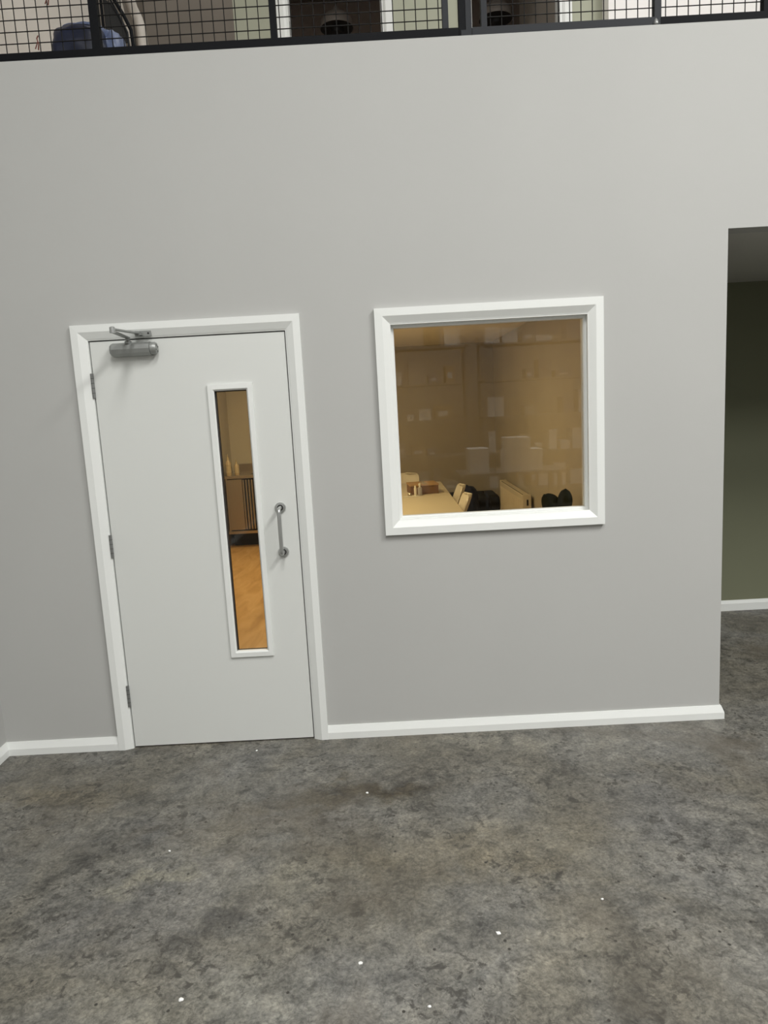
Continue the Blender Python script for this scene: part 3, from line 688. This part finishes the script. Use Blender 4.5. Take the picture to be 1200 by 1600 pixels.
# stainless sink unit
su = tag(empty('sink_unit', (.2, 5.55, 0)), 'stainless steel sink unit with dark open space beneath, seen through door glass', 'sink unit')
kx0, kx1, ky0, ky1 = -.82, .75, -.35, .34
boxes('worktop', 'steel', [(kx0, kx1, ky0, ky1, .872, .905)], su, bevel=.006)
boxes('upstand', 'steel', [(kx0, kx1, ky1 - .02, ky1, .905, 1.0)], su, bevel=.004)
boxes('side_panel', 'steel', [(kx0 + .01, kx0 + .03, ky0 + .03, ky1 - .03, .2, .872)], su)
boxes('side_panel', 'steel', [(kx1 - .03, kx1 - .01, ky0 + .03, ky1 - .03, .2, .872)], su)
boxes('back_panel', 'steel', [(kx0 + .03, kx1 - .03, ky1 - .05, ky1 - .03, .2, .872)], su)
for x0, x1, dy in ((kx0 + .03, -.612, .03), (-.46, .3, .02), (.3, kx1 - .03, .03)): boxes('sliding_door', 'steel', [(x0, x1, ky0 + dy, ky0 + dy + .015, .23, .86)], su, bevel=.003)
boxes('door_track', 'gap', [(-.612, -.46, ky0 + .035, ky0 + .045, .23, .86)], su)
for x in (-.600, -.565, -.530, -.495): boxes('door_rib', 'steel', [(x, x + .017, ky0 + .010, ky0 + .034, .235, .855)], su, bevel=.004)
boxes('undershelf', 'steel', [(kx0, kx1, ky0, ky1 - .03, .185, .22)], su, bevel=.004)
for sx in (kx0 + .05, kx1 - .05):
    for sy in (ky0 + .3, ky1 - .06): boxes('leg', 'gap', [(sx - .02, sx + .02, sy - .02, sy + .02, .002, .19)], su)
boxes('under_shade_panel', 'gap', [(kx0 + .02, kx1 - .02, ky0 + .20, ky0 + .215, .003, .184)], su)  # black sheet stands for the shade in the open space underneath
bm = bmesh.new(); box(bm, -.52, .02, -.22, .16, .9055, .908); link('basin_rim', bm, 'closer_dark', su)
tap = tag(empty('mixer_tap', (-.33, 5.80, .9055)), 'arched metal mixer tap behind the sink', 'tap')
bm = bmesh.new(); tube(bm, [(0, 0, 0), (0, 0, .10)] + [(.07 - .07 * math.cos(a), 0, .10 + .07 * math.sin(a)) for a in [i * PI / 10 for i in range(1, 11)]] + [(.14, 0, .06)], .010, 12); link('spout', bm, 'closer_dark', tap, smooth=True)
bm = bmesh.new(); lathe(bm, [(.022, 0), (.022, .03), (.014, .04)], 16); link('tap_base', bm, 'steel', tap, smooth=True)
def dispenser(x, y, h, r, mt, label):
    t = tag(empty('soap_bottle', (x, y, .9055)), label, 'bottle', 'soap bottles at the sink')
    bm = bmesh.new(); lathe(bm, [(r * .95, 0), (r, .005), (r, h * .62), (r * .45, h * .74)], 16); link('bottle_body', bm, mt, t, smooth=True)
    bm = bmesh.new(); lathe(bm, [(r * .42, h * .74), (r * .42, h * .86), (r * .15, h * .88), (r * .15, h)], 12); link('pump_cap', bm, 'soap_label', t, smooth=True)
    bm = bmesh.new(); tube(bm, [(0, 0, h), (0, -.02, h + .002), (0, -.03, h - .006)], .005, 8); link('nozzle', bm, 'soap_label', t, smooth=True)
    bm = bmesh.new(); lathe(bm, [(r * 1.01, h * .15), (r * 1.012, h * .48)], 16); link('bottle_label', bm, 'soap_label', t, smooth=True)
dispenser(-.48, 5.33, .19, .030, 'soap', 'clear pump soap bottle right of the taller bottle at the sink')
dispenser(-.575, 5.30, .26, .034, 'soap', 'taller dark soap bottle at the left edge of the door glass')

# ================================================================== LAMP HOUSINGS AND LIGHTS
for k, (x, y) in enumerate(HALL):
    t = tag(empty('hall_light', (x, y, 6.3)), 'rectangular white light hanging from the hall ceiling, number %s row' % ['front right', 'front left', 'rear right', 'rear left'][k], 'light', 'hall ceiling lights')
    t['label'] = 'rectangular white hall light high overhead, %s of the four' % ['front right', 'front left', 'rear right', 'rear left'][k]
    boxes('housing', 'rad', [(-.53, .53, -1.23, 1.23, .012, .07)], t)
    boxes('diffuser', 'panel_white', [(-.5, .5, -1.2, 1.2, .0, .012)], t)
    for sx in (-.9, .9): bm = bmesh.new(); tube(bm, [(0, sx, .07), (0, sx, .2)], .005, 6); link('suspension_wire', bm, 'closer_dark', t)
    a = area('hall_lamp', (x, y, 6.29), 1.0, 2.4, HALL_P[k], COOL); a.parent = t; a.location = (0, 0, -.01)
for k, (x, y, pw) in enumerate(MEZZ):
    t = tag(empty('gallery_light', (x, y, 6.42)), 'flat white light on the ceiling over the %s of the upper gallery' % ['right', 'middle', 'left recess (added fill)'][k], 'light', 'gallery ceiling lights')
    boxes('housing', 'rad', [(-.43, .43, -.18, .18, .012, .08)], t)
    boxes('diffuser', 'panel_white', [(-.4, .4, -.15, .15, 0, .012)], t)
    a = area('gallery_lamp', (0, 0, 0), 0.8, .3, pw, COOL); a.parent = t; a.location = (0, 0, -.01)
for k, (x, y, pw) in enumerate(ROOM):
    t = tag(empty('ceiling_panel_light', (x, y, 2.37)), 'warm square light panel on the room ceiling, %s' % ['nearer the door', 'over the table'][k], 'light', 'warm room lights')
    boxes('panel_frame', 'rad', [(-.31, .31, -.31, .31, .008, .03)], t)
    boxes('diffuser', 'panel_warm', [(-.29, .29, -.29, .29, 0, .008)], t)
    a = area('room_lamp', (0, 0, 0), .58, .58, pw, (1, .755, .375)); a.parent = t; a.location = (0, 0, -.006)

# ================================================================== STOCK SHELVES BEHIND THE VIEWER (seen only mirrored in the glass)
def rack(x0, x1, y, label):
    t = tag(empty('stock_rack', ((x0 + x1) / 2, y, 0)), label, 'shelving', 'stock racks mirrored in the glass')
    hw = (x1 - x0) / 2
    for sx in (-hw, hw - .04):
        for sy in (-.25, .21): boxes('upright', 'grey_fab', [(sx, sx + .04, sy, sy + .04, .002, 2.7)], t)
    for z in (.3, .85, 1.4, 1.95, 2.5): boxes('shelf', 'grey_fab', [(-hw, hw, -.25, .25, z - .03, z)], t)
racks = [(.9, 2.7, 'grey metal stock rack behind the viewer, mirrored at the left of the window'), (2.9, 4.7, 'grey metal stock rack behind the viewer, mirrored at the right of the window')]
rnd = random.Random(4)
pal = [mat('stock_white', (.82, .82, .8), .6), mat('stock_card', (.45, .33, .22), .8), mat('stock_blue', (.12, .18, .3), .6), mat('stock_grey', (.4, .4, .4), .6), mat('stock_black', (.03, .03, .03), .6)]
pn = ['white', 'brown', 'blue', 'grey', 'black']
sn = {.3: 'bottom', .85: 'second', 1.4: 'middle', 1.95: 'fourth', 2.5: 'top'}
RY = -7.6
ORD = ['none', 'first', 'second', 'third', 'fourth', 'fifth', 'sixth', 'seventh', 'eighth', 'ninth', 'tenth', 'eleventh', 'twelfth']
for ri, (x0, x1, lb) in enumerate(racks):
    rack(x0, x1, RY, lb)
    for z in sn:
        x = x0 + .08; cnt = 0
        while x < x1 - .3:
            wd = rnd.uniform(.08, .26); h = rnd.uniform(.08, .36); ci = rnd.choice([0, 0, 0, 1, 2, 3, 3, 4])
            if rnd.random() < .8 and x + wd < x1 - .06:
                dp = rnd.uniform(.15, .22); cnt += 1
                b = tag(empty('stock_box', (x + wd / 2, RY + .02, z + .001)), '%s box, %s along the %s shelf of the %s rack mirrored in the window' % (pn[ci], ORD[cnt], sn[z], ['left', 'right'][ri]), 'box', '%s boxes, %s shelf, %s rack' % (pn[ci], sn[z], ['left', 'right'][ri]))
                boxes('carton', pal[ci], [(-wd / 2, wd / 2, -dp, dp, 0, h - .012)], b); boxes('lid', pal[ci], [(-wd / 2 - .004, wd / 2 + .004, -dp - .004, dp + .004, h - .05, h)], b)
                if rnd.random() < .5: boxes('shipping_label', 'paper', [(-wd * .3, wd * .25, dp, dp + .003, h * .25, h * .6)], b)
            x += wd + rnd.uniform(.03, .12)
# packing table with white stack
pt = tag(empty('packing_table', (3.05, -6.1, 0)), 'packing table behind the viewer mirrored low in the window', 'table')
boxes('table_top', 'grey_fab', [(-.7, .7, -.35, .35, .66, .7)], pt)
for sx in (-.65, .6):
    for sy in (-.3, .25): boxes('leg', 'grey_fab', [(sx, sx + .05, sy, sy + .05, .002, .66)], pt)
for k, (x, z0, wd, h) in enumerate(((3.22, .702, .50, .28), (3.15, .984, .32, .16), (2.62, .702, .26, .32))):
    b = boxes('white_carton', 'paper', [(-wd / 2, wd / 2, -.2, .2, 0, h)]); b.location = (x, -6.08, z0)
    tag(b, ['wide white carton on the packing table mirrored in the window', 'small white carton on top of the wide one, mirrored in the window', 'tall white carton left on the packing table mirrored in the window'][k], 'box')

# ================================================================== FLECKS ON THE FLOOR
fl = [(1.205, -.541, .0065), (1.639, -1.398, .008), (1.203, -1.491, .007), (.684, -1.593, .008), (2.008, -1.27, .005), (1.402, -1.66, .005), (.642, -.10, .005), (.439, -.885, .005)]
FL = ['tiny white fleck on the floor at the brown stain before the window', 'largest white fleck on the floor, right of centre near the front', 'white fleck on the front floor at the picture centre line',
      'white fleck on the floor at the lower left, nearest the viewer', 'small white fleck on the floor furthest to the right', 'small white fleck at the bottom edge of the floor, just right of centre',
      'small white fleck on the floor at the foot of the door', 'small white fleck on the left floor between door and lower left corner']
for k, (x, y, r) in enumerate(fl):
    done = set(); bm = bmesh.new(); bmesh.ops.create_icosphere(bm, subdivisions=2, radius=1)
    for v in bm.verts:
        d = 1 + noise.noise(v.co * 1.4 + Vector((k * 3, 0, 0))) * .5; v.co = Vector((x + v.co.x * r * d, y + v.co.y * r * .8 * d, max(.0002, .0015 + v.co.z * .003 * d)))
    tag(link('plaster_fleck', bm, 'speck', smooth=True), FL[k], 'debris', 'white flecks on the floor')
